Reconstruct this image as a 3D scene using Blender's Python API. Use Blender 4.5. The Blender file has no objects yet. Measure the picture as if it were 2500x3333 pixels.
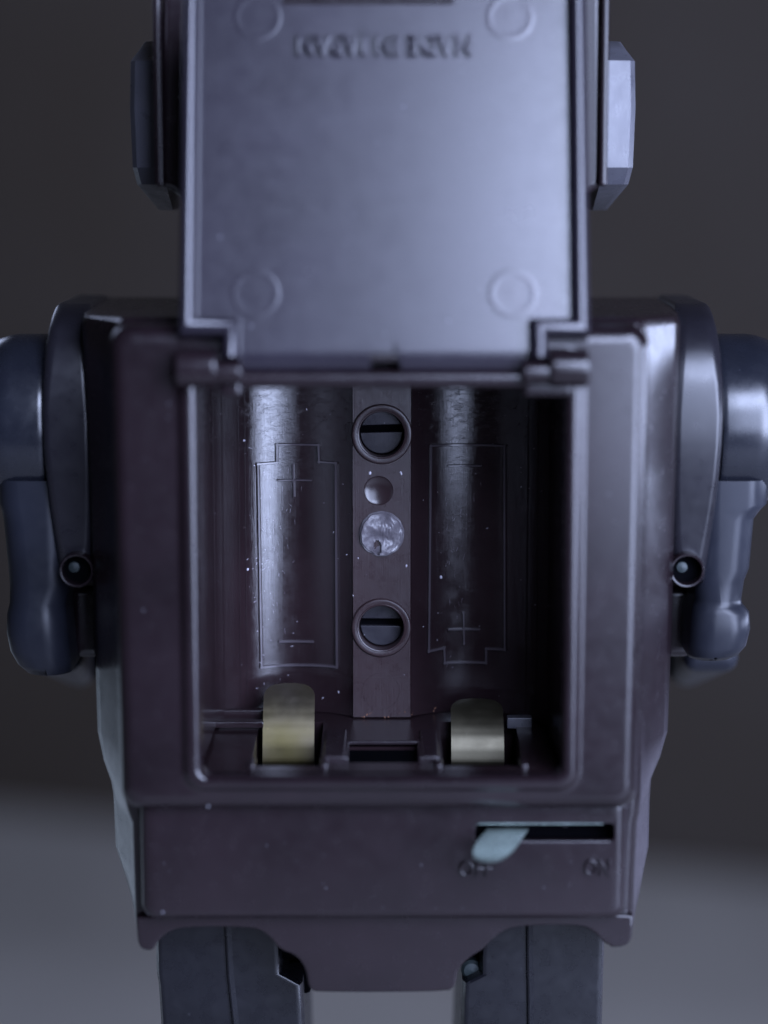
import bpy, bmesh, math, random
from mathutils import Vector, Matrix, noise
random.seed(7)
R = math.radians
S = 0.001                                   # everything below is measured in millimetres
sc = bpy.context.scene
C = sc.collection

# ------------------------------------------------------------------ camera
TH = R(8.6)                                 # the camera looks down a little
FPX = 7500.0                                # focal length in pixels of the 2500 px wide photograph
CAM = Vector((0, -450*math.cos(TH), 450*math.sin(TH)))
FWD = Vector((0, math.cos(TH), -math.sin(TH)))
UPV = Vector((0, math.sin(TH), math.cos(TH)))
RGT = Vector((1, 0, 0))
cd = bpy.data.cameras.new('camera'); cam = bpy.data.objects.new('camera', cd); C.objects.link(cam)
cam.location = CAM*S
cam.rotation_euler = (R(90)-TH, 0, 0)
cd.sensor_fit = 'HORIZONTAL'; cd.sensor_width = 36; cd.lens = 108
cd.clip_start = 0.01; cd.clip_end = 50
cd.dof.use_dof = True
cd.dof.focus_distance = ((Vector((0, 40, -8))-CAM).dot(FWD))*S
cd.dof.aperture_fstop = 108/19.0
sc.camera = cam

# ------------------------------------------------------------------ world and lamps
w = bpy.data.worlds.new('World'); sc.world = w; w.use_nodes = True
bg = w.node_tree.nodes['Background']
bg.inputs[0].default_value = (0.75, 0.8, 1.0, 1); bg.inputs[1].default_value = 0.022

def area(name, pos, aim, sx, sy, watts, col):
    l = bpy.data.lights.new(name, 'AREA'); l.shape = 'RECTANGLE'; l.size = sx; l.size_y = sy
    l.energy = watts; l.color = col
    o = bpy.data.objects.new(name, l); C.objects.link(o)
    o.location = pos
    d = Vector(aim)-Vector(pos)
    o.rotation_euler = d.to_track_quat('-Z', 'Y').to_euler()
    return o
def polar(az, el, d):
    return (d*math.sin(R(az))*math.cos(R(el)), -d*math.cos(R(az))*math.cos(R(el)), d*math.sin(R(el)))
def window(name, az, d, wid, z0, z1, rad, col):               # upright pane; rad is its brightness
    p = polar(az, 0, d)
    return area(name, (p[0], p[1], (z0+z1)/2), (0, 0, (z0+z1)/2), wid, z1-z0, rad*math.pi*wid*(z1-z0), col)
COOL = (0.575, 0.67, 1.0)
window('window_pane_light', 41, .9, .35, -.21, .40, 27, COOL)
window('window_pane_light', 19, .9, .34, -.115, .40, 12.5, COOL)
window('window_upper_pane_light', 25, .9, .64, .41, .84, 33, COOL)
def side(name, az, d, wid, z0, z1, rad, col):
    p = polar(az, 0, d)
    return area(name, (p[0], p[1], (z0+z1)/2), (0, .05, (z0+z1)/2), wid, z1-z0, rad*math.pi*wid*(z1-z0), col)
side('side_window_light', 100, .62, .62, -.075, .035, 16, COOL)
side('low_rear_reflection_light', 214, 1.1, .5, -.50, -.27, .55, (.6, .75, 1.0))  # added lamp: puts a pale reflection on the torso's lower left side
side('low_rear_reflection_light', 146, 1.1, .5, -.50, -.31, .6, (.55, .6, 1.0))  # matching added lamp for the lower right side
side('rear_window_light', 209, 1.15, .35, .18, .55, 2.6, COOL)

sc.view_settings.view_transform = 'Standard'; sc.view_settings.look = 'None'
sc.view_settings.exposure = 0.0; sc.view_settings.gamma = 1.0

# ------------------------------------------------------------------ measuring helpers
def ray(px, py):
    return FWD + RGT*((px-1250)/FPX) + UPV*((1666.5-py)/FPX)
def P(px, py, Y=0.0):
    d = ray(px, py); t = (Y-CAM.y)/d.y
    return CAM + d*t
def X(px, Y, py=1666.5): return P(px, py, Y).x
def Z(py, Y): return P(1250, py, Y).z

# ------------------------------------------------------------------ materials
def nodes(m):
    m.use_nodes = True; t = m.node_tree
    return t, t.nodes, t.links, t.nodes['Principled BSDF']
def noise_tex(n, l, co, scale, detail=4, rough=.55, vec=(1, 1, 1)):
    mp = n.new('ShaderNodeMapping'); mp.inputs['Scale'].default_value = vec
    l.new(co, mp.inputs[0])
    x = n.new('ShaderNodeTexNoise'); x.inputs['Scale'].default_value = scale
    x.inputs['Detail'].default_value = detail; x.inputs['Roughness'].default_value = rough
    l.new(mp.outputs[0], x.inputs['Vector']); return x.outputs['Fac']
def ramp(n, l, fac, a, b, lo=(0, 0, 0, 1), hi=(1, 1, 1, 1)):
    r = n.new('ShaderNodeValToRGB'); e = r.color_ramp.elements
    e[0].position = a; e[1].position = b; e[0].color = lo; e[1].color = hi
    l.new(fac, r.inputs[0]); return r.outputs[0]
def maprange(n, l, fac, a, b, c, d):
    r = n.new('ShaderNodeMapRange'); l.new(fac, r.inputs[0])
    for i, v in enumerate((a, b, c, d)): r.inputs[i+1].default_value = v
    return r.outputs[0]
def plastic(name, col, rough, var=.10, streak=0.0, bump=.15, metal=0.0, mott=.25, col2=None, spec=.5, scuff=0.0, zmask=None):
    m = bpy.data.materials.new(name); t, n, l, b = nodes(m)
    co = n.new('ShaderNodeTexCoord').outputs['Object']
    big = noise_tex(n, l, co, 45, 3); fine = noise_tex(n, l, co, 2600, 2, .6)
    mid = noise_tex(n, l, co, 320, 5, .6)
    c1 = ramp(n, l, big, .3, .7, (*[c*(1-mott) for c in col], 1), (*[c*(1+mott) for c in (col2 or col)], 1))
    spots = ramp(n, l, noise_tex(n, l, co, 700, 1, .4), .80, .86)
    mx = n.new('ShaderNodeMix'); mx.data_type = 'RGBA'
    l.new(spots, mx.inputs['Factor']); l.new(c1, mx.inputs['A'])
    mx.inputs['B'].default_value = (*[min(1, c*2.0+.01) for c in col], 1)
    l.new(mx.outputs['Result'], b.inputs['Base Color'])
    ra = maprange(n, l, mid, .3, .7, rough-var, rough+var)
    h = n.new('ShaderNodeMath'); h.operation = 'MULTIPLY'; l.new(fine, h.inputs[0]); h.inputs[1].default_value = .15
    hm = n.new('ShaderNodeMath'); hm.operation = 'ADD'; l.new(h.outputs[0], hm.inputs[0]); mm_ = n.new('ShaderNodeMath'); mm_.operation = 'MULTIPLY'; l.new(mid, mm_.inputs[0]); mm_.inputs[1].default_value = .35; l.new(mm_.outputs[0], hm.inputs[1])
    hh = hm.outputs[0]
    if streak:
        st = noise_tex(n, l, co, 1, 3, .7, (7500, 7500, 60))
        r2 = n.new('ShaderNodeMath'); r2.operation = 'MULTIPLY_ADD'
        l.new(st, r2.inputs[0]); r2.inputs[1].default_value = streak*3; l.new(hh, r2.inputs[2]); hh = r2.outputs[0]
        a = n.new('ShaderNodeMath'); a.operation = 'MULTIPLY_ADD'
        sr = ramp(n, l, st, .55, .75)
        l.new(sr, a.inputs[0]); a.inputs[1].default_value = streak*.35; l.new(ra, a.inputs[2]); ra = a.outputs[0]
    if scuff:
        sk = ramp(n, l, noise_tex(n, l, co, 1, 6, .75, (420, 420, 900)), .5, .72)
        if zmask:                                               # wear where the cells were pushed in
            sx = n.new('ShaderNodeSeparateXYZ'); l.new(co, sx.inputs[0])
            mk = maprange(n, l, sx.outputs['Z'], zmask[0]*S, zmask[1]*S, .22, 3.2)
            m2 = n.new('ShaderNodeMath'); m2.operation = 'MULTIPLY'; l.new(sk, m2.inputs[0]); l.new(mk, m2.inputs[1]); sk = m2.outputs[0]
            a = n.new('ShaderNodeMath'); a.operation = 'MULTIPLY_ADD'
            l.new(sk, a.inputs[0]); a.inputs[1].default_value = .07; l.new(ra, a.inputs[2]); ra = a.outputs[0]
        a = n.new('ShaderNodeMath'); a.operation = 'MULTIPLY_ADD'
        l.new(sk, a.inputs[0]); a.inputs[1].default_value = scuff; l.new(hh, a.inputs[2]); hh = a.outputs[0]
    l.new(ra, b.inputs['Roughness'])
    bp = n.new('ShaderNodeBump'); bp.inputs['Strength'].default_value = bump; bp.inputs['Distance'].default_value = .00025
    l.new(hh, bp.inputs['Height']); l.new(bp.outputs[0], b.inputs['Normal'])
    b.inputs['Metallic'].default_value = metal
    b.inputs['Specular IOR Level'].default_value = spec
    return m
M = {}
M['brown'] = plastic('brown_plastic', (.0080, .0048, .0062), .25, spec=.44, bump=.07, var=.035)
M['lid'] = plastic('lid_plastic', (.012, .010, .015), .25, bump=.03, mott=.15, var=.02)
M['well'] = plastic('well_plastic', (.0095, .0055, .0065), .15, var=.05, streak=.26, bump=.15, scuff=.22, zmask=(Z(1620, 44), Z(1330, 44)))
M['rib'] = plastic('moulded_line_plastic', (.034, .028, .032), .20, var=.05, bump=.1)
M['dimple'] = plastic('dimple_plastic', (.015, .009, .010), .24, var=.03, bump=.05, spec=.4)
M['strip'] = plastic('strip_plastic', (.017, .0095, .0105), .29, var=.04, mott=.1, streak=.26, bump=.2, spec=.36)
M['blue'] = plastic('blue_grey_plastic', (.007, .0078, .0115), .27, bump=.06, var=.05)
M['shoulder'] = plastic('shoulder_plastic', (.0085, .0078, .0105), .30, spec=.42, bump=.07, var=.04)
M['arm'] = plastic('arm_plastic', (.0095, .0105, .0155), .36, spec=.26, bump=.06, var=.04)
M['ear'] = plastic('grey_block_plastic', (.05, .05, .06), .33, streak=.3, bump=.12)
M['leg'] = plastic('leg_plastic', (.004, .004, .0055), .31, spec=.33, bump=.10)
M['screw'] = plastic('screw_steel', (.014, .013, .017), .34, metal=.1, bump=.3, streak=0, spec=.3)
M['brass'] = plastic('brass_contact', (.105, .088, .036), .40, metal=.88, col2=(.092, .078, .064), bump=.08, mott=.25, var=.06)
M['brass_dull'] = plastic('tarnished_contact', (.050, .045, .029), .40, metal=.85, col2=(.075, .067, .045), bump=.08, mott=.3, var=.06)
M['zinc'] = plastic('zinc_lever', (.27, .34, .31), .31, metal=.6, bump=.7, mott=.4, scuff=.4)
M['torn'] = plastic('torn_plastic', (.060, .054, .062), .34, bump=.35, scuff=.4)
M['dust'] = plastic('dust', (.11, .11, .125), .8)
M['chip'] = plastic('chipped_plastic', (.30, .29, .33), .35)
M['black'] = plastic('shade_black', (.0015, .0015, .002), 1.0, spec=0.0)  # near black without gloss: shade of holes and gaps put into the colour
M['lint'] = plastic('orange_lint', (.12, .055, .03), .8)
M['green'] = plastic('corroded_screw', (.010, .016, .017), .5, metal=.3)

def m_table():
    m = bpy.data.materials.new('pale_tabletop'); t, n, l, b = nodes(m)
    co = n.new('ShaderNodeTexCoord').outputs['Object']
    f = noise_tex(n, l, co, 9, 5)
    l.new(ramp(n, l, f, .3, .7, (.29, .28, .265, 1), (.34, .33, .315, 1)), b.inputs['Base Color'])
    b.inputs['Roughness'].default_value = .45
    return m
def m_floor():
    m = bpy.data.materials.new('pale_grey_floor'); t, n, l, b = nodes(m)
    co = n.new('ShaderNodeTexCoord').outputs['Object']
    f = noise_tex(n, l, co, 3.0, 4)
    l.new(ramp(n, l, f, .3, .7, (.48, .45, .405, 1), (.70, .66, .60, 1)), b.inputs['Base Color'])
    b.inputs['Roughness'].default_value = .6
    return m
def m_back():
    m = bpy.data.materials.new('dark_backdrop'); t, n, l, b = nodes(m)
    co = n.new('ShaderNodeTexCoord').outputs['Object']
    f = noise_tex(n, l, co, 2.5, 3)
    l.new(ramp(n, l, f, .3, .7, (.046, .034, .023, 1), (.058, .047, .039, 1)), b.inputs['Base Color'])
    b.inputs['Roughness'].default_value = .8
    return m

# ------------------------------------------------------------------ mesh helpers
ROOT_LOC = Vector((0, 50, -183))
root = bpy.data.objects.new('toy_robot', None); C.objects.link(root)
root.location = ROOT_LOC*S
root.empty_display_size = .02
root['label'] = 'dark brown and blue grey plastic toy robot seen from behind with its battery lid open'
root['category'] = 'toy robot'

def link(name, bm, mat, parent=root, smooth=35, label=None, kind=None, wn=True, top=False):
    bmesh.ops.recalc_face_normals(bm, faces=bm.faces[:])
    me = bpy.data.meshes.new(name)
    for v in bm.verts: v.co *= S
    bm.to_mesh(me); bm.free()
    me.materials.append(mat)
    me.shade_smooth(); me.set_sharp_from_angle(angle=R(smooth))
    o = bpy.data.objects.new(name, me); C.objects.link(o)
    if wn:
        k = o.modifiers.new('weighted_normals', 'WEIGHTED_NORMAL'); k.keep_sharp = True
    if not top:
        o.parent = parent
        if parent is root: o.location = -ROOT_LOC*S
    if label: o['label'] = label
    if kind: o['kind'] = kind
    return o
def NB(): return bmesh.new()
def box(bm, lo, hi, bev=0.0, seg=2, taper=None):
    vs = []
    for z in (lo[2], hi[2]):
        for y in (lo[1], hi[1]):
            for x in (lo[0], hi[0]): vs.append(bm.verts.new((x, y, z)))
    f = [(0, 2, 3, 1), (4, 5, 7, 6), (0, 1, 5, 4), (2, 6, 7, 3), (0, 4, 6, 2), (1, 3, 7, 5)]
    fs = [bm.faces.new([vs[i] for i in q]) for q in f]
    if bev:
        es = list({e for q in fs for e in q.edges})
        bmesh.ops.bevel(bm, geom=es, offset=bev, segments=seg, profile=.5, affect='EDGES', clamp_overlap=True)
def hexa(bm, pts, bev=0.0, seg=2):
    """eight corners: front ring of four, back ring of four"""
    vs = [bm.verts.new(p) for p in pts]
    f = [(0, 1, 2, 3), (7, 6, 5, 4), (0, 4, 5, 1), (1, 5, 6, 2), (2, 6, 7, 3), (3, 7, 4, 0)]
    fs = [bm.faces.new([vs[i] for i in q]) for q in f]
    if bev:
        es = list({e for q in fs for e in q.edges})
        bmesh.ops.bevel(bm, geom=es, offset=bev, segments=seg, profile=.5, affect='EDGES', clamp_overlap=True)
def bridge(bm, loops, closed=True, cap0=False, cap1=False):
    L = [[bm.verts.new(p) for p in lp] for lp in loops]
    for a, b in zip(L, L[1:]):
        n = len(a)
        for i in range(n if closed else n-1):
            j = (i+1) % n
            bm.faces.new((a[i], a[j], b[j], b[i]))
    if cap0: bm.faces.new(L[0])
    if cap1: bm.faces.new(L[-1][::-1])
    return L
def rr(x0, x1, z0, z1, r, n=6):
    """rounded rectangle, 4*(n+1) points"""
    pts = []
    for cx, cz, a0 in ((x1-r, z1-r, 0), (x0+r, z1-r, 90), (x0+r, z0+r, 180), (x1-r, z0+r, 270)):
        for k in range(n+1):
            a = R(a0+90*k/n); pts.append((cx+r*math.cos(a), cz+r*math.sin(a)))
    return pts
def at(pts, Y): return [(x, Y, z) for x, z in pts]
def offs(poly, d):
    """offset a closed polygon inwards (counter-clockwise polygon, miter joints)"""
    n = len(poly); out = []
    for i in range(n):
        a = Vector(poly[i-1]); b = Vector(poly[i]); c = Vector(poly[(i+1) % n])
        e1 = (b-a).normalized(); e2 = (c-b).normalized()
        n1 = Vector((-e1.y, e1.x)); n2 = Vector((-e2.y, e2.x))
        m = n1+n2; m = m/max(.25, m.length_squared/2)
        out.append(tuple(b+m*d))
    return out
def area2(p): return sum(p[i-1][0]*p[i][1]-p[i][0]*p[i-1][1] for i in range(len(p)))/2
def prism(bm, poly, y0, y1, r=0, seg=4, rb=0):
    """extrude an outline along Y with a rounded edge on the side that faces the camera"""
    if area2(poly) < 0: poly = poly[::-1]
    loops = []
    if r:
        for k in range(seg+1):
            a = R(90*k/seg); loops.append(at(offs(poly, r*(1-math.sin(a))), y0+r*(1-math.cos(a))))
    else: loops.append(at(poly, y0))
    if rb: loops.append(at(poly, y1-rb)); loops.append(at(offs(poly, rb), y1))
    else: loops.append(at(poly, y1))
    bridge(bm, loops, True, True, True)
def poly_px(pts, Y): return [(P(a, b, Y).x, P(a, b, Y).z) for a, b in pts]
def smooth_poly(p, it=2):
    for _ in range(it):
        q = []
        for i in range(len(p)):
            a, b = Vector(p[i]), Vector(p[(i+1) % len(p)])
            q += [tuple(a*.75+b*.25), tuple(a*.25+b*.75)]
        p = q
    return p
def lathe(bm, prof, centre, axis='Y', n=48):
    """prof: (radius, distance along the axis)"""
    cx, cy, cz = centre; loops = []
    for r, h in prof:
        lp = []
        for k in range(n):
            a = 2*math.pi*k/n; u, v = r*math.cos(a), r*math.sin(a)
            lp.append((cx+u, cy+h, cz+v) if axis == 'Y' else (cx+h, cy+u, cz+v) if axis == 'X' else (cx+u, cy+v, cz+h))
        loops.append(lp)
    bridge(bm, loops, True, prof[0][0] > 0, prof[-1][0] > 0)
def holed_face(bm, outer, holes, Y):
    """flat face in the plane Y with holes"""
    allv = []; es = []
    for lp in [outer]+holes:
        vs = [bm.verts.new((x, Y, z)) for x, z in lp]; allv.append(vs)
        for i in range(len(vs)): es.append(bm.edges.new((vs[i-1], vs[i])))
    bmesh.ops.triangle_fill(bm, edges=es, use_beauty=True, use_dissolve=False, normal=(0, -1, 0))
    return allv
def wall_from(bm, vs, Y1, shrink=0):
    pts = [(v.co.x, v.co.z) for v in vs]
    if area2(pts) < 0: q = offs(pts[::-1], shrink)[::-1]
    else: q = offs(pts, shrink)
    ws = [bm.verts.new((x, Y1, z)) for x, z in q]
    for i in range(len(vs)):
        bm.faces.new((vs[i-1], vs[i], ws[i], ws[i-1]))
    return ws

# ------------------------------------------------------------------ setting: table and dark backdrop
bm = NB(); TZ = -183
box(bm, (-420, -330, TZ-25), (420, 185, TZ), 5, 3)
tb = link('tabletop', bm, m_table(), top=True); tb['kind'] = 'structure'
FZ = -600
def spin(bm): bmesh.ops.rotate(bm, cent=(0, 1760, 0), matrix=Matrix.Rotation(R(-17), 3, 'Z'), verts=bm.verts[:])
bm = NB(); bridge(bm, [[(-4000, -2500, FZ), (4000, -2500, FZ)], [(-4000, 1760, FZ), (4000, 1760, FZ)]], closed=False); spin(bm)
fl = link('floor', bm, m_floor(), top=True, wn=False); fl['kind'] = 'structure'
bm = NB(); box(bm, (-4000, 1760, FZ-20), (4000, 1800, 2600)); spin(bm)
bk = link('backdrop_wall', bm, m_back(), top=True); bk['kind'] = 'structure'

# ------------------------------------------------------------------ torso shell (wide main body)
Yt = 10
# (x, row) of the front edge and x of the outline at the far side: the side walls flare outwards
sidesL = [(420, 1034, 345), (396, 1037, 300), (380, 1048, 276), (371, 1075, 266), (370, 1300, 278), (375, 1700, 297), (382, 2100, 307), (391, 2440, 318), (396, 2540, 338), (402, 2610, 362), (412, 2650, 369),
          (426, 2685, 371), (431, 2830, 377), (434, 2920, 405), (437, 3000, 428), (444, 3055, 441), (456, 3086, 456), (472, 3093, 472), (498, 3090, 498), (520, 3058, 520), (580, 3016, 580)]
sidesR = [(1920, 3014, 1920), (1955, 3060, 1955), (1990, 3085, 1990), (2030, 3086, 2032), (2052, 3070, 2056), (2062, 3040, 2070), (2066, 2990, 2082), (2068, 2920, 2094), (2071, 2830, 2111), (2078, 2685, 2114), (2086, 2650, 2116), (2090, 2600, 2120),
          (2092, 2530, 2148), (2093, 2440, 2173), (2096, 2100, 2186), (2100, 1700, 2196), (2103, 1300, 2208), (2103, 1075, 2214), (2098, 1048, 2204), (2084, 1037, 2182), (2075, 1034, 2140)]
YB = 26
tp, tq, tr = [], [], []
for pxa, py, pxb in sidesL+sidesR:
    p = P(pxa, py, Yt); z = p.z
    dep = (Vector((0, YB, z))-CAM).dot(FWD)
    tp.append((p.x, z)); tq.append(((pxb-1250)/FPX*dep, z))
    k80 = 1 if py < 1700 else max(0, 1-(py-1700)/900)            # the walls go on flaring behind the shoulders
    tr.append(((pxb-1250)/FPX*(dep+54*k80), z))
bm = NB()
tp.reverse(); tq.reverse(); tr.reverse()
if area2(tp) < 0: tp = tp[::-1]; tq = tq[::-1]; tr = tr[::-1]
hole = rr(X(560, Yt), X(1930, Yt), Z(2600, Yt), Z(1200, Yt), 2, 3)
rS = 2.4
ring0 = holed_face(bm, offs(tp, rS), [hole], Yt)[0]
seq = [at(offs(tp, rS*(1-math.sin(R(15*k)))), Yt+rS*(1-math.cos(R(15*k)))) for k in range(1, 7)]
for k in range(1, 7):
    t = k/6; seq.append([(a[0]*(1-t)+b[0]*t, Yt+rS+(YB-Yt-rS)*t, a[1]) for a, b in zip(tp, tq)])
seq += [at([((a[0]+b[0])/2, a[1]) for a, b in zip(tq, tr)], 53), at(tr, 80), at(offs(tr, 4), 85)]
for q in seq:
    ws = [bm.verts.new(p) for p in q]
    for i in range(len(ws)): bm.faces.new((ring0[i-1], ring0[i], ws[i], ws[i-1]))
    ring0 = ws
bm.faces.new(ring0[::-1])
shell = link('torso_shell', bm, M['brown'])

# ------------------------------------------------------------------ raised battery housing with its opening
bx0, bx1 = P(362, 1900, 0).x, P(2106, 1900, 0).x
bz1, bz0 = Z(1060, 0), Z(2645, 0)
bm = NB()
tap = 0.9
def boxloop(d, Y, r=4.0, n=6):
    pts = rr(bx0+d, bx1-d, bz0+d, bz1-d, max(.5, r-d*.5), n)
    return [(x + (1 if x < 0 else -1)*tap*(1-(z-bz0)/(bz1-bz0)), Y, z) for x, z in pts]
ox0, ox1 = X(592, 0), X(1888, 0); oz1, oz0 = Z(1140, 0), Z(2568, 0)      # lid seat
ix0, ix1 = X(648, 1.4), X(1836, 1.4); iz1, iz0 = Z(1176, 1.4), Z(2518, 1.4)  # opening
def seat(a, Y, r, g=0): # g grows
    return at(rr(ox0+a, ox1-a, oz0+a, oz1-a, r), Y)
loops = [boxloop(0, 20), boxloop(0, 4.2), boxloop(.25, 2.6), boxloop(.9, 1.2), boxloop(1.9, .35), boxloop(3.2, 0),
         seat(-1.3, 0, 4.6), seat(-.7, -.04, 4.2), seat(-.25, -.3, 3.9), seat(.2, -.85, 3.5), seat(.7, -1.18, 3.1), seat(1.3, -1.3, 2.8), seat(2.0, -1.28, 2.4),
         at(rr(ix0-.65, ix1+.65, iz0-.65, iz1+.65, 2.3), -1.1), at(rr(ix0-.25, ix1+.25, iz0-.25, iz1+.25, 2.1), -.7),
         at(rr(ix0, ix1, iz0, iz1, 1.9), 0.0), at(rr(ix0, ix1, iz0, iz1, 1.9), 4.0)]
bridge(bm, loops)
housing = link('battery_housing', bm, M['brown'])

# ------------------------------------------------------------------ battery well: two cradles beside a flat strip
RC = 17.3; CX = 18.2; YC = 27.6; YS = 39.5; HS = 6.15       # cradle radius, offset, centre depth, strip depth, strip half width
xm = (ix0+ix1)/2
WL, WR = ix0-.15, ix1+.15
def prof_left():
    pts = [(WL, 3.2), (WL+.35, 12), (WL+.6, 20)]
    a0 = 180
    a1 = math.degrees(math.acos((CX-HS-.15)/RC))              # angle where the cradle meets the strip
    x_l = xm-CX-RC
    for k in range(0, 33):
        a = R(180+(180-a1)*k/32)
        pts.append((xm-CX+RC*math.cos(a), YC-RC*math.sin(a)))
    return [p for i, p in enumerate(pts)]
pl = prof_left()
pl = [p for p in pl if p[0] >= WL or p[1] < 21]
pl = [(max(p[0], WL+.7) if p[1] > 21 else p[0], p[1]) for p in pl]
pr = [(2*xm-x, y) for x, y in pl][::-1]
zt = iz1+4; 
zb = Z(2318, 44)                                               # floor of the well
def Ysurf(x):
    d = abs(abs(x-xm)-CX)
    if abs(x-xm) < HS: return YS
    return YC+math.sqrt(max(0, RC*RC-min(d, RC)**2))
bm = NB()
for pr_ in (pl, pr):
    rows = 24
    bridge(bm, [[(x, y, zb+(zt-zb)*k/rows) for x, y in pr_] for k in range(rows+1)], closed=False)
# roof of the well, and the far underside behind the lid seat
bridge(bm, [[(WL, 3.2, zt), (WR, 3.2, zt)], [(WL, 46, zt), (WR, 46, zt)]], closed=False)
well = link('battery_well', bm, M['well'], wn=False, smooth=40)

# flat strip between the cradles, with two screw holes
zs = [Z(1413, YS), Z(2043, YS)]
rh = 75*.0645
bm = NB()
sx0, sx1 = xm-HS, xm+HS
NN = 48
HP = 5.75; RD = 3.1
dmp = P(1232, 1597, YS)
def sq_ring(zc, h):
    out = []
    for k in range(NN):
        a = 2*math.pi*k/NN; c, s = math.cos(a), math.sin(a); m = max(abs(c), abs(s))
        out.append((xm+HS*c/m, YS, zc+h*s/m))
    return out
bounds = [zb, zs[1]-HP, zs[1]+HP, dmp.z-HP, dmp.z+HP, zs[0]-HP, zs[0]+HP, zt]
for a, b in ((0, 1), (2, 3), (4, 5), (6, 7)):
    n = 8
    bridge(bm, [[(sx0, YS, bounds[a]+(bounds[b]-bounds[a])*k/n), (sx1, YS, bounds[a]+(bounds[b]-bounds[a])*k/n)] for k in range(n+1)], closed=False)
for zc in zs:
    circ = [(xm+rh*math.cos(2*math.pi*k/NN), YS, zc+rh*math.sin(2*math.pi*k/NN)) for k in range(NN)]
    deep = [(x, YS+5, z) for x, y, z in circ]
    bridge(bm, [sq_ring(zc, HP), circ, deep])
dl = [sq_ring(dmp.z, HP)]
ring_ = lambda r_, y_: [(dmp.x+r_*math.cos(2*math.pi*k/NN), YS+y_, dmp.z+r_*math.sin(2*math.pi*k/NN)) for k in range(NN)]
bridge(bm, [dl[0], ring_(RD, 0)])
bd = NB(); RB = RD/math.sin(R(50)); ycen = RB*math.cos(R(50))
bridge(bd, [ring_(RD+.05, -.04)]+[ring_(max(.03, RB*math.sin(R(a))), (RB*math.cos(R(a))-ycen)*.42) for a in range(50, -1, -5)], True, False, True)
DIMPLE = bd
for sx in (sx0, sx1):                                          # side flanks of the strip
    e = .12 if sx < xm else -.12
    bridge(bm, [[(sx, YS, zb), (sx, YS, zt)], [(sx-e, YS+.9, zb), (sx-e, YS+.9, zt)]], closed=False)
strip = link('centre_strip', bm, M['strip'], wn=False)
link('dimple', DIMPLE, M['dimple'], strip, wn=False, smooth=60)
# moulded collar and slotted screw in each hole
for i, zc in enumerate(zs):
    bm = NB()
    ro = 6.35
    lathe(bm, [(ro+.1, .02), (ro, -.35), (ro-.18, -.55), (ro-.5, -.62), (ro-1.1, -.5), (rh+.25, -.62), (rh+.05, -.55), (rh-.08, -.2), (rh-.1, 3.5)], (xm-.1*i, YS, zc), n=64)
    for f in [f for f in bm.faces if len(f.verts) > 4]: bm.faces.remove(f)
    link('screw_collar', bm, M['strip'], strip, wn=False)
    bm = NB()
    rs = rh-.3; hs = .78; ys = YS+3.0+.2*i
    ang = -1.5 if i == 0 else .5
    dz = .85 if i == 0 else .55
    for sg in (1, -1):                                          # two half discs either side of the slot
        pts = []
        z0 = sg*hs+ (dz if True else 0)
        a0 = math.asin(max(-.95, min(.95, z0/rs)))
        n = 24
        if sg == 1: aa = [a0+(math.pi-2*a0)*k/n for k in range(n+1)]
        else: aa = [math.pi-a0+(math.pi+2*a0)*k/n for k in range(n+1)]
        pts = [(xm+rs*math.cos(a), zc+rs*math.sin(a)) for a in aa]
        prism(bm, pts, ys, ys+1.6, .18, 3)
    bmesh.ops.rotate(bm, cent=(xm, ys, zc), matrix=Matrix.Rotation(R(ang), 3, 'Y'), verts=bm.verts[:])
    link('slotted_screw', bm, M['screw'], strip)
    bm = NB(); lathe(bm, [(rh+.3, 0), (rh+.3, 1)], (xm, YS+4.7, zc), n=32); link('hole_bottom', bm, M['black'], strip)  # black disc: the dark of the hole and screw slot is its colour
# torn sprue stub
bm = NB(); gc = P(1242, 1737, YS); rg = 4.75
rings = []; nr = 26; na = 72
for i in range(nr+1):
    lp = []
    r = rg*i/nr if i else .01
    for k in range(na):
        a = 2*math.pi*k/na
        x, z = r*math.cos(a), r*math.sin(a)
        h = 1.0
        swirl = math.sin((z*.75-x*.55)+1.3*math.sin(x*.6+z*.4))*.45
        h += swirl + .12*noise.noise(Vector((x*.9, z*.9, 3)))+(.16 if x > .8 else .05)*noise.noise(Vector((x*3.2, z*1.3, 9)))
        if x < z*-.3 and (x+.9)**2*2.2+(z+2.9-x*.0)**2*.6 < 1.3: h -= .9
        if r > rg*.94: h = h*.45
        rx = r*(1+.05*noise.noise(Vector((math.cos(a)*1.5, math.sin(a)*1.5, 5)))+.012*math.sin(a*13))
        lp.append((gc.x+rx*math.cos(a), YS-h, gc.z+rx*math.sin(a)))
    rings.append(lp)
rings.append([(gc.x+rg*1.03*math.cos(2*math.pi*k/na), YS+.1, gc.z+rg*1.03*math.sin(2*math.pi*k/na)) for k in range(na)])
bridge(bm, rings, True, True, False)
link('sprue_stub', bm, M['torn'], strip, wn=False, smooth=50, label='torn grey stub of moulded plastic')
# faint moulded circle near the foot of the strip
bm = NB(); fc = P(1240, 2250, YS)
lathe(bm, [(4.05, .01), (4.0, -.03), (3.92, -.03), (3.88, .01)], tuple(fc), n=48)
for f in [f for f in bm.faces if len(f.verts) > 4]: bm.faces.remove(f)
link('moulded_circle', bm, M['strip'], strip, wn=False)
bm = NB(); zz = Z(2205, YS); box(bm, (sx0, YS-.07, zz-.08), (sx1, YS+.05, zz+.08)); link('moulded_line', bm, M['strip'], strip)

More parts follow.
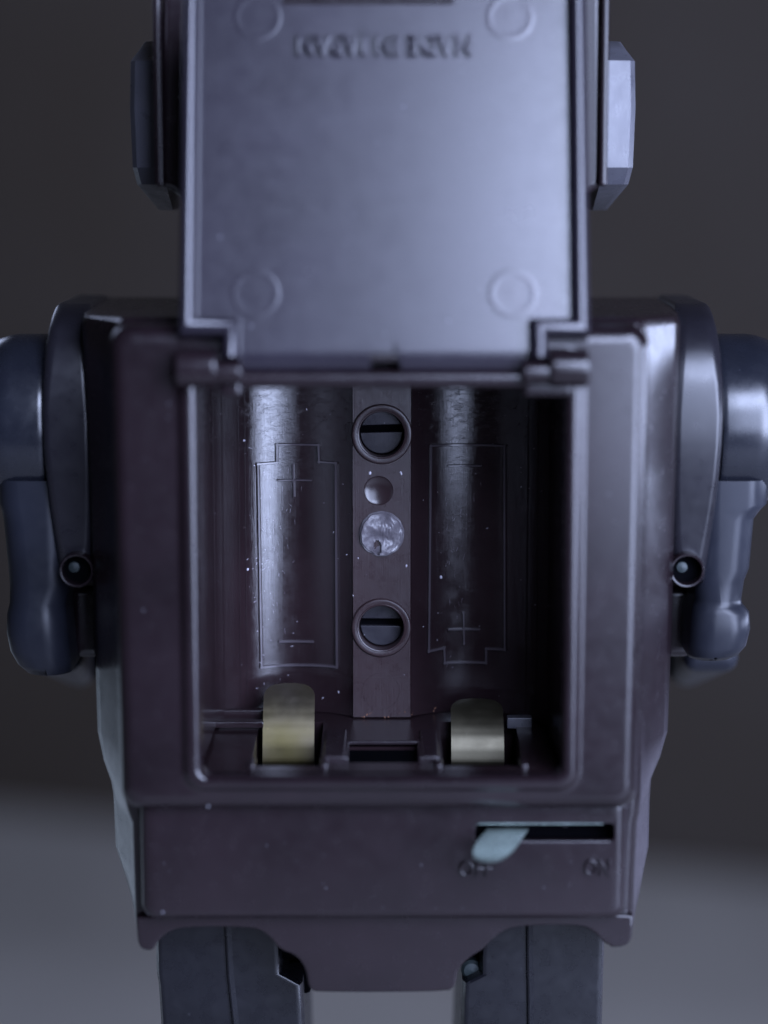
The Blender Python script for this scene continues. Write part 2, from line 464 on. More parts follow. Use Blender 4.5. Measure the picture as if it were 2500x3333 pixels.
# raised battery diagrams
def rib_path(bm, pts, wdt=.30, hgt=.55):
    """raised rib following the well surface along a 2D path (x, z)"""
    for (x0, z0), (x1, z1) in zip(pts, pts[1:]):
        L = math.hypot(x1-x0, z1-z0); n = max(1, int(L/1.0))
        ux, uz = (x1-x0)/L, (z1-z0)/L; px, pz = -uz, ux
        x0e, z0e, x1e, z1e = x0-ux*wdt, z0-uz*wdt, x1+ux*wdt, z1+uz*wdt
        loops = []
        for k in range(n+1):
            t = k/n; x = x0e+(x1e-x0e)*t; z = z0e+(z1e-z0e)*t
            jit = .03*noise.noise(Vector((x*1.3, z*1.3, 0)))
            def q(d, h):
                xx = x+px*d; return (xx, Ysurf(xx)-h, z+pz*d)
            loops.append([q(-wdt-.05, -.1), q(-wdt*.6, hgt+jit), q(wdt*.6, hgt+jit), q(wdt+.05, -.1)])
        bridge(bm, loops, closed=False)
        L_ = [loops[0], loops[-1]]
        for lp in L_:
            bm.faces.new([bm.verts.new(p) for p in lp])
def pz(px, py, Y=44.0): p = P(px, py, Y); return (p.x, p.z)
def icon(cells, name):
    bm = NB(); rib_path(bm, [pz(*c) for c in cells]); return link(name, bm, M['rib'], well, wn=False)
icon([(842, 1508), (902, 1506), (902, 1448), (1036, 1448), (1038, 1503), (1092, 1504), (1096, 2166), (853, 2168), (842, 1508)], 'battery_outline')
icon([(1403, 1449), (1640, 1449), (1641, 2110), (1582, 2112), (1582, 2158), (1448, 2158), (1446, 2110), (1396, 2116), (1403, 1449)], 'battery_outline')
for (a, b), (c, d) in (((905, 1564), (1014, 1564)), ((953, 1512), (955, 1615))): pass
bm = NB(); rib_path(bm, [pz(908, 1564), pz(1010, 1564)], .26); rib_path(bm, [pz(954, 1514), pz(957, 1614)], .28); link('plus_sign', bm, M['rib'], well, wn=False)
bm = NB(); rib_path(bm, [pz(912, 2090), pz(1018, 2090)], .28); link('minus_sign', bm, M['rib'], well, wn=False)
bm = NB(); rib_path(bm, [pz(1462, 1517), pz(1562, 1517)], .26); link('minus_sign', bm, M['rib'], well, wn=False)
bm = NB(); rib_path(bm, [pz(1462, 2050), pz(1558, 2050)], .26); rib_path(bm, [pz(1509, 1998), pz(1511, 2096)], .28); link('plus_sign', bm, M['rib'], well, wn=False)

for px_ in (688, 726, 779, 800, 1716, 1748):                    # fine vertical ridges along the walls of the well
    bm = NB()
    yy = 24 if px_ < 740 or px_ > 1730 else 33
    # x where the well surface meets this line of sight
    best = min(((abs((P(px_, 1800, Ysurf(x)).x)-x), x) for x in [ix0+.8+k*.1 for k in range(170)]+[ix1-.8-k*.1 for k in range(170)]))
    xr = best[1]
    rib_path(bm, [(xr, zt-1), (xr, zb+2)], .13, .16)
    link('moulded_ridge', bm, M['well'], well, wn=False)

# ------------------------------------------------------------------ floor of the well
def FY(px, Y): return X(px, Y)
bm = NB()
pitL = (FY(822, 18), FY(1042, 18)); pitR = (FY(1440, 18), FY(1700, 18)); slot = (FY(1133, 12), FY(1362, 12))
fy0, fy1 = 2.2, 46.5; py0, py1 = 6.0, 37.0
zf = zb
def fz(y): return zf-2.1*(1-(y-2.2)/44.3)
def Yof(py, z):                                                 # depth at which a row of the photo meets height z
    d = ray(1250, py); return CAM.y + d.y*((z-CAM.z)/d.z)
sy0, sy1 = Yof(2476, zf-1.4), Yof(2420, zf-1.0)
xs = [WL-.5, pitL[0], pitL[1], slot[0], slot[1], pitR[0], pitR[1], WR+.5]
ys_ = [fy0, py0, sy0, sy1, py1, fy1]
for i in range(len(xs)-1):
    for j in range(len(ys_)-1):
        pit = (i in (1, 5)) and 1 <= j <= 3
        sl = i == 3 and j == 2
        if pit or sl: continue
        vs = [bm.verts.new(p) for p in ((xs[i], ys_[j], fz(ys_[j])), (xs[i+1], ys_[j], fz(ys_[j])), (xs[i+1], ys_[j+1], fz(ys_[j+1])), (xs[i], ys_[j+1], fz(ys_[j+1])))]
        bm.faces.new(vs)
def pitbox(x0, x1, y0, y1, depth):
    t = [(x0, y0), (x1, y0), (x1, y1), (x0, y1)]
    bridge(bm, [[(x, y, fz(y)) for x, y in t], [(x, y, zf-depth) for x, y in t]], True, False, True)
pitbox(pitL[0], pitL[1], py0, py1, 14); pitbox(pitR[0], pitR[1], py0, py1, 14); pitbox(slot[0], slot[1], sy0, sy1, 10)
bmesh.ops.remove_doubles(bm, verts=bm.verts[:], dist=.001)
floor_ = link('well_floor', bm, M['well'], wn=False, smooth=20)
bm = NB(); box(bm, (slot[0]+.02, sy0+.02, zf-5), (slot[1]-.02, sy1-.02, zf-2.4), .1); link('latch_slot_shade', bm, M['black'], floor_)  # black liner: shade inside the slot painted as colour
# raised rim round the latch slot, and little moulded posts at the pit corners
bm = NB()
for k, (x0, x1, y0, y1) in enumerate(((slot[0]-1.6, slot[1]+1.6, sy1, sy1+1.6), (slot[0]-1.6, slot[0], sy0-.6, sy1), (slot[1], slot[1]+1.6, sy0-.6, sy1))):
    box(bm, (x0, y0, zf-2), (x1, y1, zf-.5), .3, 3)
link('latch_slot_rim', bm, M['brown'], floor_)
for a_, b_ in ((1050, 1124), (1372, 1432)):
    bm = NB(); box(bm, (FY(a_, 14), 7.5, zf-3), (FY(b_, 14), 30, zf-.25), .5, 3); link('moulded_block', bm, M['brown'], floor_)
for px in (812, 1052, 1430, 1712):
    bm = NB(); x = FY(px, 6)
    box(bm, (x-.8, 3.4, zf-4), (x+.8, 9, zf-.9), .45, 3)
    link('moulded_post', bm, M['brown'], floor_)
bm = NB()
for (a, b, c, d, h) in ((668, 852, 30, 32.5, 1.2), (668, 852, 35.5, 38, 2.4)):
    box(bm, (FY(a, 30), c, zf-.1), (FY(b, 30), d, zf+h), .25, 2)
link('moulded_ridge', bm, M['well'], floor_)
bm = NB(); a = P(1650, 2372, 34); box(bm, (FY(1655, 34), 33, zf-1), (FY(1738, 34), 36, zf+1.4), .3, 2)
link('moulded_block', bm, M['ear'], floor_)  # pale block added in place of a lit patch on the pit's back wall

# brass leaf contacts
def leaf(x0, x1, tip_py, z_lift, curl):
    bm = NB(); th = .45
    k_ = (2487-tip_py)/(2487-2226)
    ctl = [(33.5, 2530), (31.2, 2512), (30.0, 2500), (29.2, 2490), (29.0, 2480), (29.1, 2466), (29.6, 2425), (30.6, 2380), (32.0, 2338), (33.6, 2302), (35.4, 2272), (37.2, 2250), (38.5, 2236), (39.6, 2226)]
    path = []
    for (ya, ra), (yb, rb_) in zip(ctl, ctl[1:]):
        for q in range(3):
            t = q/3; r_ = ra+(rb_-ra)*t
            if r_ < 2487: r_ = 2487-(2487-r_)*k_
            y_ = ya+(yb-ya)*t; path.append((y_, Z(r_, y_)))
    path.append((39.6, Z(tip_py, 39.6)))
    n = len(path); hw = (x1-x0)/2; cx = (x0+x1)/2
    loops = []
    for i, (y, z) in enumerate(path):
        a = path[max(0, i-1)]; b = path[min(n-1, i+1)]
        d = Vector((b[0]-a[0], b[1]-a[1])).normalized(); nn = Vector((d.y, -d.x))*-1
        L = math.hypot(path[-1][0]-y, path[-1][1]-z); hwi = hw
        rt = hw*.8
        if L < rt: hwi = hw-rt+math.sqrt(max(0, rt*rt-(rt-L)**2))
        hwi = max(hwi, hw*.22)
        bow = .0
        loops.append([(cx-hwi, y+nn.x*th/2, z+nn.y*th/2), (cx+hwi, y+nn.x*th/2, z+nn.y*th/2), (cx+hwi, y-nn.x*th/2, z-nn.y*th/2), (cx-hwi, y-nn.x*th/2, z-nn.y*th/2)])
    bridge(bm, loops, True, True, True)
    return bm
link('contact_spring', leaf(FY(850, 31), FY(1020, 31), 2226, 0, 2.0), M['brass'], floor_, smooth=40)
link('contact_spring', leaf(FY(1472, 31), FY(1646, 31), 2276, 0, 2.6), M['brass_dull'], floor_, smooth=40, label='greyer tarnished brass contact spring')
# brass contact at the top of the right cradle
bm = NB(); t0 = P(1520, 1262, 16)
lathe(bm, [(3.6, 3), (3.6, .4), (3.3, 0), (2.0, -.3), (.4, -.4)], (t0.x, 16, t0.z+2.1), axis='Z', n=24)
box(bm, (t0.x-5, 12, t0.z+4), (t0.x+5, 30, t0.z+4.6), .1)
link('top_contact', bm, M['brass'], well)

# ------------------------------------------------------------------ open lid, leaning back
AL = R(16.5)
HY = -3.0; HZ = Z(1215, HY)
LU = Vector((0, math.sin(AL), math.cos(AL))); LN = Vector((0, -math.cos(AL), math.sin(AL))); LO = Vector((0, HY, HZ))
def L3(x, s, t): return tuple(LO+Vector((x, 0, 0))+LU*s+LN*t)
def LP(px, py, t=0.0):
    d = ray(px, py); o = LO+LN*t
    k = (o-CAM).dot(LN)/d.dot(LN); p = CAM+d*k
    return (p.x, (p-LO).dot(LU))
lx0, lx1 = LP(581, 1080, 4)[0], LP(1921, 1080, 4)[0]
sN = LP(1250, 1092, 2)[1]                                      # top of the corner notches
nx0, nx1 = LP(728, 1100, 3)[0], LP(1778, 1100, 3)[0]
sT = LP(1250, -22, 2)[1]; sTn = LP(1250, 9, 1)[1]
tx0, tx1 = LP(918, 5, 1)[0], LP(1476, 5, 1)[0]
s0 = LP(1250, 1140, 0)[1]
bm = NB(); th = 1.6
def slab(pts, t0=-th, t1=0.0):
    bridge(bm, [[L3(x, s, t1) for x, s in pts], [L3(x, s, t0) for x, s in pts]], True, True, True)
slab([(lx0+.2, sN), (lx1-.2, sN), (lx1-.2, sTn), (lx0+.2, sTn)])
slab([(lx0+.2, sTn), (tx0, sTn), (tx0, sT), (lx0+.2, sT)]); slab([(tx1, sTn), (lx1-.2, sTn), (lx1-.2, sT), (tx1, sT)])
cN0, cN1 = LP(1206, 1165, 0)[0], LP(1282, 1165, 0)[0]
def roll(xa, xb, slant=0):
    prof = [(sN, 0), (s0, 0)]
    rr_ = 4.2
    for k in range(1, 9):
        a = R(80*k/8); prof.append((s0-rr_*math.sin(a), -rr_*(1-math.cos(a))))
    prof2 = [(s, t-th) for s, t in prof]
    a = [[L3(xa+(slant*(1-(s-prof[-1][0])/(sN-prof[-1][0])) if slant else 0), s, t) for s, t in prof+prof2[::-1]],
         [L3(xb, s, t) for s, t in prof+prof2[::-1]]]
    bridge(bm, a, True, True, True)
roll(nx0, cN0); roll(cN1, nx1, 1.6)
bridge_bits = [(cN0, sN), (cN1, sN), (cN1, LP(1250, 1147, 0)[1]), (cN0, LP(1250, 1147, 0)[1])]
slab(bridge_bits)
bmesh.ops.remove_doubles(bm, verts=bm.verts[:], dist=.001)
lid = link('battery_lid', bm, M['lid'], label='blue grey inner face of the open battery lid', smooth=50)
# raised rim of the lid: an open sweep round its edge
def sweep(bm, path, prof):
    """path (x, s); profile (inward offset, height)"""
    n = len(path); loops = [[] for _ in prof]
    res = []
    for i in range(n):
        b = Vector(path[i])
        e1 = (b-Vector(path[i-1])).normalized() if i else None
        e2 = (Vector(path[i+1])-b).normalized() if i < n-1 else None
        e1 = e1 or e2; e2 = e2 or e1
        n1 = Vector((e1.y, -e1.x)); n2 = Vector((e2.y, -e2.x)); m = n1+n2; m = m/max(.3, m.length_squared/2)
        res.append([L3(*(b+m*d), t) for d, t in prof])
    bridge(bm, res, True, True, True)
rimp = [(0, -th), (-.05, 2.6), (.12, 3.3), (.5, 3.9), (1.05, 4.25), (1.6, 4.35), (2.15, 4.2), (2.65, 3.85), (3.05, 3.2), (3.25, 2.4), (3.4, -.3)]
bm = NB()
path = [(nx0-.2, s0-2.0), (nx0-.2, sN), (lx0, sN), (lx0, sT)]
sweep(bm, path, rimp)
link('lid_rim', bm, M['lid'], lid)
bm = NB()
path = [(lx1, sT), (lx1, sN), (nx1+.2, sN), (nx1+.2, s0-2.0)]
sweep(bm, path, rimp)
link('lid_rim', bm, M['lid'], lid)
# ejector marks on the lid
for px, py in ((837, 55), (1660, 55), (830, 955), (1670, 955)):
    cx, cs = LP(px, py, 0); bm = NB(); loops = []
    for r, t in ((5.0, -.04), (4.6, -.01), (4.2, .01), (3.7, -.02), (3.2, -.025), (.05, .0)):
        loops.append([L3(cx+r*math.cos(2*math.pi*k/48), cs+r*math.sin(2*math.pi*k/48), t+.03) for k in range(48)])
    bridge(bm, loops, True, False, True); link('ejector_mark', bm, M['lid'], lid, wn=False)
# lettering
def letters(name, txt, size, origin, ux, uy, nrm, depth, mat, parent, spacing=1.0, offset=0.0, bev=.07):
    cu = bpy.data.curves.new(name, 'FONT'); cu.body = txt; cu.size = size; cu.align_x = 'CENTER'; cu.align_y = 'CENTER'
    cu.extrude = depth/2; cu.bevel_depth = bev; cu.bevel_resolution = 2; cu.space_character = spacing; cu.offset = offset
    cu.resolution_u = 6
    tmp = bpy.data.objects.new(name, cu); C.objects.link(tmp)
    dg = bpy.context.evaluated_depsgraph_get(); dg.update()
    me = bpy.data.meshes.new_from_object(tmp.evaluated_get(dg))
    bm = NB(); bm.from_mesh(me)
    Mx = Matrix((ux, uy, nrm)).transposed().to_4x4(); Mx.translation = origin
    bmesh.ops.transform(bm, matrix=Mx, verts=bm.verts[:])
    bpy.data.objects.remove(tmp); bpy.data.curves.remove(cu)
    return link(name, bm, mat, parent, wn=False, smooth=30)
tc = LP(1248, 146, 0)
tw = letters('raised_lettering', 'MADE IN JAPAN', 5.5, Vector(L3(tc[0], tc[1], .5)), Vector((-1, 0, 0)), -LU, LN, .9, M['lid'], lid, 1.08, -.1, .28)
# scale lettering to the width it has in the photograph
def fit(o, px0, px1, py, t):
    a = LP(px0, py, t)[0]; b = LP(px1, py, t)[0]
    xs = [v.co.x for v in o.data.vertices]; k = (b-a)*S/(max(xs)-min(xs)); m = (max(xs)+min(xs))/2
    for v in o.data.vertices: v.co.x = (v.co.x-m)*k+(a+b)/2*S
fit(tw, 966, 1532, 146, 0)

# hinge: knuckles on the housing, thin pins into the lid, and the bar above the opening
def knuckle(xa, xb, Yc, zc, r, name, mat, parent=root):
    bm = NB()
    lathe(bm, [(r*.75, xa), (r*.95, xa+.35), (r, xa+.9), (r, xb-.9), (r*.95, xb-.35), (r*.75, xb)], (0, Yc, zc), axis='X', n=28)
    return bm
kz = Z(1200, -4.0)
for xa, xb in ((X(577, -4), X(712, -4)), (X(1782, -4), X(1912, -4))):
    bm = knuckle(xa, xb, -3.2, kz, 3.7, '', None)
    box(bm, (xa+.1, -2.5, kz-3.6), (xb-.1, 3, kz+2.6), .8, 2)
    k = link('hinge_knuckle', bm, M['brown'])
for xa, xb in ((X(705, -4), X(792, -4)), (X(1695, -4), X(1790, -4))):
    bm = knuckle(xa, xb, -3.2, kz-.8, 2.3, '', None)
    link('hinge_pin', bm, M['brown'])
for xa, xb in ((X(716, -2), X(790, -2)), (X(1700, -2), X(1860, -2))):
    bm = NB(); zq = Z(1272, -2)
    box(bm, (xa, -2.2, zq-1.2), (xb, 3, zq+2.2), .9, 3)
    link('hinge_tab', bm, M['brown'])
bm = NB(); za = Z(1262, -.5); zc_ = Z(1205, -.5)
box(bm, (X(770, 0), -2.4, za), (X(1720, 0), 5.5, zc_), 1.5, 5)
link('hinge_bar', bm, M['brown'])

# ------------------------------------------------------------------ lower panel with switch slot
bm = NB()
Yp = 4.2
pz1, pz0 = Z(2590, Yp), Z(2998, Yp); px0, px1 = X(438, Yp), X(2060, Yp)
outer = rr(px0, px1, pz0, pz1, 3.0)
sl0 = poly_px([(1548, 2738), (1998, 2738), (1998, 2682), (1548, 2682)], Yp)
sx_0, sx_1, sz_0, sz_1 = sl0[0][0], sl0[1][0], sl0[0][1], sl0[2][1]
slotp = rr(sx_0, sx_1, sz_0, sz_1, .9, 4)
vs = holed_face(bm, offs(outer, 2.2), [offs(slotp, -.35)], Yp)
def tape(vs, seq):
    prev = vs
    base = [(v.co.x, v.co.z) for v in vs]
    for d, Y in seq:
        q = offs(base, d)
        ws = [bm.verts.new((x, Y, z)) for x, z in q]
        for i in range(len(ws)): bm.faces.new((prev[i-1], prev[i], ws[i], ws[i-1]))
        prev = ws
tape(vs[0], [(-.9, Yp+.2), (-1.6, Yp+.7), (-2.0, Yp+1.5), (-2.2, Yp+2.4), (-2.2, 22)])
tape(vs[1], [(.25, Yp+.15), (.35, Yp+.4), (.35, Yp+1.8)])
panel = link('lower_panel', bm, M['brown'])
bm = NB(); box(bm, (sx_0-1, Yp+4.6, sz_0-1), (sx_1+1, Yp+5.4, sz_1+1)); [box(bm, a, b) for a, b in (((sx_0-1, Yp+1.9, sz_1+.36), (sx_1+1, Yp+4.6, sz_1+1)), ((sx_0-1, Yp+1.9, sz_0-1), (sx_1+1, Yp+4.6, sz_0-.36)))]; link('slot_backing', bm, M['black'], panel)  # black backing: shade of the switch slot put into the colour
bm = NB()                                                       # tin strip whose edge shows along the top of the slot
box(bm, (sx_0+.2, Yp+.5, sz_1-.25), (sx_1-2.2, Yp+2.6, sz_1+.12), .05, 1)
link('tin_edge', bm, M['zinc'], panel)
# slanted switch lever, bent out of the slot
bm = NB()
sec = [((1588, 1722, 2694), 9.0), ((1582, 1716, 2704), 4.0), ((1566, 1702, 2722), 1.5), ((1550, 1688, 2745), -1.2), ((1540, 1668, 2768), -3.2), ((1542, 1648, 2786), -4.8), ((1556, 1628, 2797), -6.2), ((1572, 1612, 2800), -7.6)]
loops = []
for (a, b, y), Y in sec:
    p0, p1 = P(a, y, Y), P(b, y, Y); 
    mid = (p0+p1)/2
    loops.append([p0, mid+Vector((0, -.7, .25)), p1, p1+Vector((0, 1.6, -.9)), mid+Vector((0, 1.4, -1.0)), p0+Vector((0, 1.6, -.9))])
bridge(bm, loops, True, True, True)
bmesh.ops.bevel(bm, geom=[e for e in bm.edges if len(e.link_faces) == 2 and e.calc_face_angle() > .7], offset=.25, segments=2, affect='EDGES', clamp_overlap=True)
link('switch_lever', bm, M['zinc'], panel, smooth=60, label='dull grey metal switch lever pushed to the off end')
def plaque(txt, px, py, hpx, x0, x1):
    o = letters('raised_lettering', txt, hpx*.06*1.42, P(px, py, Yp)+Vector((0, -.1, 0)), Vector((1, 0, 0)), Vector((0, 0, 1)), Vector((0, -1, 0)), .8, M['brown'], panel, 1.05, -.08, .2)
    a, b = X(x0, Yp), X(x1, Yp); xs = [v.co.x for v in o.data.vertices]; k = (b-a)*S/(max(xs)-min(xs)); m = (max(xs)+min(xs))/2
    for v in o.data.vertices: v.co.x = (v.co.x-m)*k+(a+b)/2*S
plaque('OFF', 1556, 2830, 52, 1500, 1614); plaque('ON', 1960, 2826, 55, 1918, 2004)

# skirt plate with the leg arches and the centre tongue
sk = [(442, 2960), (446, 3060), (455, 3085), (470, 3094), (496, 3095), (510, 3072), (530, 3048), (560, 3030), (600, 3021), (700, 3018), (820, 3021), (852, 3032), (880, 3054), (905, 3085), (925, 3098),
      (955, 3108), (980, 3130), (997, 3165), (1002, 3205), (1012, 3224), (1035, 3231), (1250, 3232), (1458, 3228), (1478, 3216), (1486, 3196), (1490, 3165), (1505, 3140), (1535, 3114), (1572, 3092),
      (1600, 3062), (1635, 3034), (1680, 3018), (1780, 3013), (1880, 3014), (1915, 3022), (1945, 3045), (1966, 3070), (1985, 3078), (1992, 3086), (2030, 3083), (2052, 3068), (2060, 3040), (2060, 2960)]
bm = NB(); Yk = 8.0
prism(bm, smooth_poly(poly_px(sk, Yk), 1), Yk, Yk+2.6, .55, 3)
link('skirt_plate', bm, M['brown'])

# ------------------------------------------------------------------ legs and feet
def leg(pxs, name_label=None):
    """outline rows of one leg: (left, right, py); a ridge splits it into two faces"""
    bm = NB(); Y0 = 20; loops = []
    for (l, m, r, py) in pxs:
        a, mm, b = P(l, py, Y0+3), P(m, py, Y0), P(r, py, Y0+3); z = mm.z
        loops.append([(a.x, Y0+3.4, z), (a.x+.7, Y0+1.2, z), (a.x+1.6, Y0+.8, z), (mm.x-.7, Y0+.8, z), (mm.x-.45, Y0+.1, z), (mm.x-.1, Y0-.1, z), (mm.x+.8, Y0+.8, z), (b.x-1.6, Y0+.8, z), (b.x-.6, Y0+1.2, z), (b.x, Y0+3.4, z),
                      (b.x, 62, z), (a.x, 62, z)])
    bridge(bm, loops, True, True, True)
    return link('leg', bm, M['leg'])
ll = leg([(506, 735, 912, 2960), (508, 742, 915, 3060), (510, 748, 918, 3178), (516, 752, 985, 3214), (524, 765, 992, 3333), (545, 790, 1010, 3900), (548, 800, 1012, 4100)])
rl = leg([(1562, 1722, 1975, 2960), (1562, 1723, 1968, 3060), (1560, 1724, 1964, 3178), (1505, 1725, 1963, 3206), (1500, 1726, 1960, 3333), (1478, 1728, 1945, 3900), (1476, 1728, 1942, 4100)])
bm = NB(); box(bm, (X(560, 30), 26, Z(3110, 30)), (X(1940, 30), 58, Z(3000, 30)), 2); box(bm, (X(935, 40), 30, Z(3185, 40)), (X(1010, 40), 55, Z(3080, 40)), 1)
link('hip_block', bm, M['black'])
bm = NB(); g = P(1535, 3160, 24); lathe(bm, [(.3, -.2), (1.6, 0), (2.2, .6), (2.4, 6)], (g.x, 24, g.z), n=24); link('hip_screw', bm, M['green'])
for lg, (a, b) in ((ll, (520, 1030)), (rl, (1460, 1975))):
    bm = NB(); x0, x1 = X(a, 30), X(b, 30)
    hexa(bm, [(x0, 0, TZ), (x1, 0, TZ), (x1-2, 8, TZ+22), (x0+2, 8, TZ+22), (x0, 100, TZ), (x1, 100, TZ), (x1-2, 88, TZ+18), (x0+2, 88, TZ+18)], 2.5, 3)
    link('foot', bm, M['blue'])

# ------------------------------------------------------------------ shoulders and arms
def arm(sg, rows2, dx=0.0):
    """sg +1 right arm, -1 left arm; sizes read off the right arm, mirrored about the body's middle"""
    x_of = lambda px, Y=40: (X(px, Y)-X(1246, Y))*sg + X(1246, Y) + dx*sg
    zc = Z(1440, 42)
    # round shoulder boss, widest in the middle, seen nearly edge on
    bm = NB(); loops = []
    rows = [(983, 2262, 48, 1), (990, 2280, 42, 2), (1003, 2292, 37, 2.6), (1030, 2304, 32, 3), (1075, 2317, 28, 3), (1150, 2330, 24.5, 2.6), (1250, 2339, 22.4, 2.2), (1350, 2342, 21.6, 1.8), (1450, 2340, 21.6, 1.8), (1550, 2333, 22, 1.8),
            (1650, 2323, 22.6, 2), (1750, 2311, 23.2, 2.4), (1850, 2300, 23.8, 3), (1885, 2296, 24.0, 3), (1900, 2292, 25, 3)]
    for py, px, Yf, rd in rows:
        Yf = Yf+5.5 if Yf < 40 else Yf+3
        x0, x1 = sorted((x_of(2180, Yf+4), x_of(px, Yf+4))); z = Z(py, Yf)
        loops.append([(x, y, z) for x, y in rr(x0, x1, Yf, 78, min(rd*.9, (x1-x0)*.45), 6)])
    bridge(bm, loops, True, True, True)
    boss = link('shoulder_boss', bm, M['shoulder'], smooth=60)
    # pin hole collar
    h = P(2236 if sg > 0 else 250, 1856, 27)
    bm = NB()
    lathe(bm, [(3.75, 4), (3.7, .4), (3.4, -.1), (3.1, -.05), (2.95, .4), (2.9, 3.4)], (h.x, 26.4, h.z), n=40)
    for f in [f for f in bm.faces if len(f.verts) > 4]: bm.faces.remove(f)
    c_ = link('pin_collar', bm, M['brown'])
    bm = NB(); lathe(bm, [(2.95, 0), (2.95, .6)], (h.x, 29.05, h.z), n=24); link('pin_hole_shade', bm, M['black'], c_)  # black disc painted for the shade inside the pin hole
    bm = NB(); lathe(bm, [(.2, -.4), (1.1, -.2), (1.4, .5)], (h.x-.8, 28.9, h.z+.3), n=20); link('pin_head', bm, M['green'], c_)
    # block added behind the pin to darken the gap between body and arm
    bm = NB()
    x0, x1 = sorted((x_of(2160, 50), x_of(2262, 50)))
    box(bm, (x0, 46, Z(2130, 50)), (x1, 70, Z(1900, 50)), 2, 3)
    link('gap_block', bm, M['brown'])
    # upper arm: barrel lying sideways
    zb_ = Z(1372, 45); r = 18.6
    xa, xb = x_of(2325), x_of(2540)
    s = 1 if sg > 0 else -1
    bm = NB()
    lathe(bm, [(r*.98, xa), (r, xa+s*1.0), (r, xb-s*7), (r*.985, xb-s*5), (r*.94, xb-s*2.6), (r*.84, xb-s*.8), (r*.6, xb)], (0, 47, zb_), axis='X', n=72)
    link('arm_barrel', bm, M['blue'])
    # lower half of the arm
    bm = NB(); loops = []
    rows = rows2
    for py, a, b, dy in rows:
        Yq = 34; x0, x1 = sorted((x_of(a, Yq), x_of(b, Yq))); z = Z(py, Yq)
        lp = rr(x0, x1, 31+dy, 62-dy, 5.0, 6)
        loops.append([(x, y, z) for x, y in lp])
    bridge(bm, loops, True, True, True)
    link('arm_lower', bm, M['arm'], smooth=50)
    # web between the elbow and the body, and the forearm reaching forward and down
    bm = NB(); zq = Z(2150, 62)
    x0, x1 = sorted((x_of(2215, 70), x_of(2400, 70)))
    hexa(bm, [(x0, 60, zq-2), (x1, 60, zq-2), (x1, 60, zq+16), (x0, 60, zq+16), (x0+3*1, 105, zq-16), (x1-3, 105, zq-16), (x1-3, 105, zq+2), (x0+3, 105, zq+2)], 3, 3)
    link('forearm', bm, M['arm'])
    bm = NB()
    lathe(bm, [(5, 0), (7, 1), (7, 14), (5.5, 16)], ((x0+x1)/2, 105, zq-8), n=24)
    link('wrist', bm, M['black'])
arm(1, [(1560, 2262, 2500, 0), (1640, 2262, 2500, 0), (1662, 2262, 2478, 0), (1690, 2262, 2458, 0), (1850, 2262, 2447, 0), (1890, 2262, 2432, 0), (1950, 2268, 2424, 0), (1972, 2262, 2426, -.3), (1992, 2256, 2448, -1.2), (2045, 2252, 2452, -1.4), (2100, 2250, 2440, -1.2), (2130, 2250, 2418, -.4), (2146, 2256, 2395, 1.2)])
arm(-1, [(1560, 2262, 2500, 0), (1640, 2262, 2496, 0), (1665, 2262, 2490, 0), (1700, 2262, 2484, 0), (1850, 2262, 2473, 0), (1900, 2262, 2470, 0), (1965, 2286, 2472, 0), (2000, 2284, 2480, -.6), (2060, 2280, 2482, -.8), (2120, 2276, 2472, -.4), (2165, 2272, 2450, .3), (2196, 2276, 2425, 2)])

# ------------------------------------------------------------------ head block with its two side blocks
bm = NB()
Yh = 34
hp = poly_px([(530, -160), (1962, -160), (1962, 560), (1958, 604), (1940, 618), (1900, 640), (1880, 700), (600, 700), (585, 640), (560, 622), (528, 606), (520, 560)], Yh)
prism(bm, hp, Yh, 92, 1.6, 4, rb=2)
link('head_block', bm, M['brown'])
for a, b in ((519, 545), (1936, 1962)):                        # narrow flanges standing out along the head's sides
    bm = NB(); x0, x1 = X(a, Yh-2.5), X(b, Yh-2.5)
    box(bm, (x0, Yh-2.2, Z(606, Yh)), (x1, Yh+3, Z(-160, Yh)), .6, 3)
    link('head_flange', bm, M['brown'])
bm = NB(); box(bm, (X(700, 50), 44, Z(1000, 50)), (X(1780, 50), 80, Z(690, 50)), 2); link('neck', bm, M['black'])
def side_block(sg):
    xo = lambda px: (X(px, 45)-X(1246, 45))*sg+X(1246, 45)
    bm = NB()
    rows = [(135, 58, 2018), (163, 53, 2030), (198, 46.5, 2047), (350, 46.2, 2051), (545, 46.5, 2046), (600, 50, 2038), (684, 66, 1992)]
    loops = []
    for py, Yf, pxo in rows:
        xi = xo(1940); xe = xo(pxo); z = Z(py, Yf)
        loops.append([(xi, Yf-3.0, z), (xe-sg*1.1, Yf-.7, z), (xe, Yf+1.0, z), (xe, 84, z), (xi, 84, z)])
    bridge(bm, loops, True, True, True)
    bmesh.ops.bevel(bm, geom=[e for e in bm.edges if len(e.link_faces) == 2 and e.calc_face_angle() > .5], offset=.5, segments=2, affect='EDGES', clamp_overlap=True)
    link('ear_block', bm, M['ear'] if sg > 0 else M['ear'], smooth=25)
side_block(1); side_block(-1)

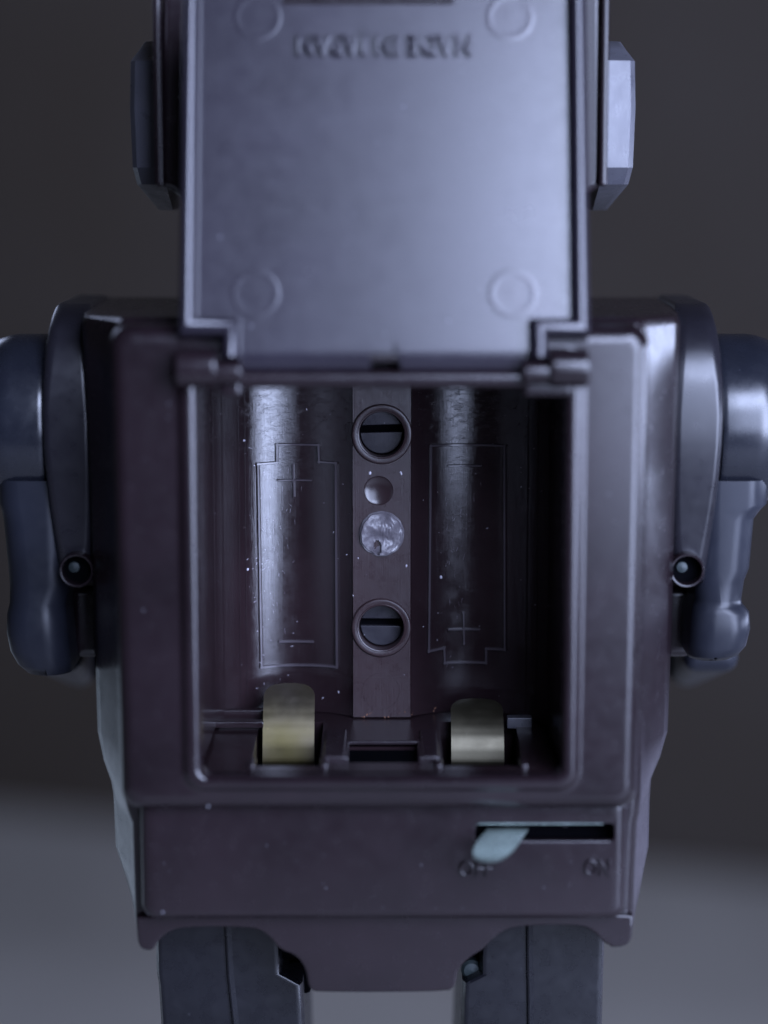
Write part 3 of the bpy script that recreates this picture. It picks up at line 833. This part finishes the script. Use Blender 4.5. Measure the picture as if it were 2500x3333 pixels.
# ------------------------------------------------------------------ dust, chips and lint
def speck(bm, p, r, nrm_y=1, stretch=1.0, ang=0.0):
    n = 6; c = Vector(p); top = bm.verts.new(c+Vector((0, -r*.5*nrm_y, 0))); ring = []
    for k in range(n):
        a = 2*math.pi*k/n; q = r*random.uniform(.6, 1.2)
        u, v = q*math.cos(a)*stretch, q*math.sin(a)
        ring.append(bm.verts.new(c+Vector((u*math.cos(ang)-v*math.sin(ang), .02, u*math.sin(ang)+v*math.cos(ang)))))
    for k in range(n): bm.faces.new((top, ring[k], ring[(k+1) % n]))
bm = NB()
for _ in range(26):                                            # chips along the left cradle
    px = random.gauss(835, 22); py = random.uniform(1380, 2240)
    x, z = pz(px, py); speck(bm, (x, Ysurf(x)-.05, z), random.uniform(.035, .06), stretch=random.uniform(3, 16), ang=random.gauss(.5, .5))
for _ in range(75):
    px = random.uniform(700, 1780); py = random.uniform(1330, 2290)
    x, z = pz(px, py); speck(bm, (x, Ysurf(x)-.05, z), random.uniform(.03, .10), stretch=random.uniform(1, 4), ang=random.uniform(0, 3))
for px, py in ((805, 1858), (900, 1500), (1305, 1540), (1323, 1842), (1205, 1540), (1336, 1412), (793, 1436), (1437, 1890)):
    x, z = pz(px, py, YS); speck(bm, (x, Ysurf(x)-.1, z), .28, stretch=1.6, ang=random.uniform(0, 2))
for _ in range(150):                                           # long fine scratches along the cradles
    cxp = random.choice((885, 925, 1475, 1500)); px = random.gauss(cxp, 22); py = random.triangular(1290, 2260, 1400)
    x, z = pz(px, py); speck(bm, (x, Ysurf(x)-.03, z), random.uniform(.012, .022), stretch=random.uniform(12, 60), ang=math.pi/2+random.gauss(0, .35))
link('plastic_chips', bm, M['chip'], well, wn=False, kind='stuff')
bm = NB()
for _ in range(34):
    px = random.uniform(470, 2030); py = random.uniform(2670, 2980)
    p = P(px, py, Yp); speck(bm, (p.x, Yp-.03, p.z), random.choice((.06, .08, .1, .15)))
for _ in range(40):
    px = random.uniform(400, 2080); py = random.uniform(1100, 2630)
    if 560 < px < 1920 and py < 2590: continue
    p = P(px, py, 0); speck(bm, (p.x, -.03, p.z), random.choice((.07, .09, .14, .22)))
for px, py in ((728, 2533), (678, 2625), (530, 2970), (2235, 0)):
    if py: p = P(px, py, 0); speck(bm, (p.x, -.03, p.z), .3)
for _ in range(30):
    px = random.uniform(1000, 1480); py = random.uniform(3030, 3200)
    p = P(px, py, Yk); speck(bm, (p.x, Yk-.03, p.z), random.choice((.06, .1)), stretch=.4)
link('dust_specks', bm, M['dust'], root, wn=False, kind='stuff')
bm = NB()
for _ in range(14):
    x = random.uniform(X(1150, 40), X(1420, 40)); z = zb+random.uniform(.1, 1.2)**2; speck(bm, (x, Ysurf(x)-.1, z), random.uniform(.05, .16), stretch=2.2, ang=random.uniform(0, 3))
link('orange_lint', bm, M['lint'], floor_, wn=False, kind='stuff')
for _ in range(1):
    bm = NB()
    for _ in range(22):
        cx, cs = LP(random.uniform(680, 1840), random.uniform(30, 1120), 0); c = Vector(L3(cx, cs, .02)); speck(bm, c, random.choice((.1, .14, .22, .35)))
    link('lid_specks', bm, M['dust'], lid, wn=False, kind='stuff')
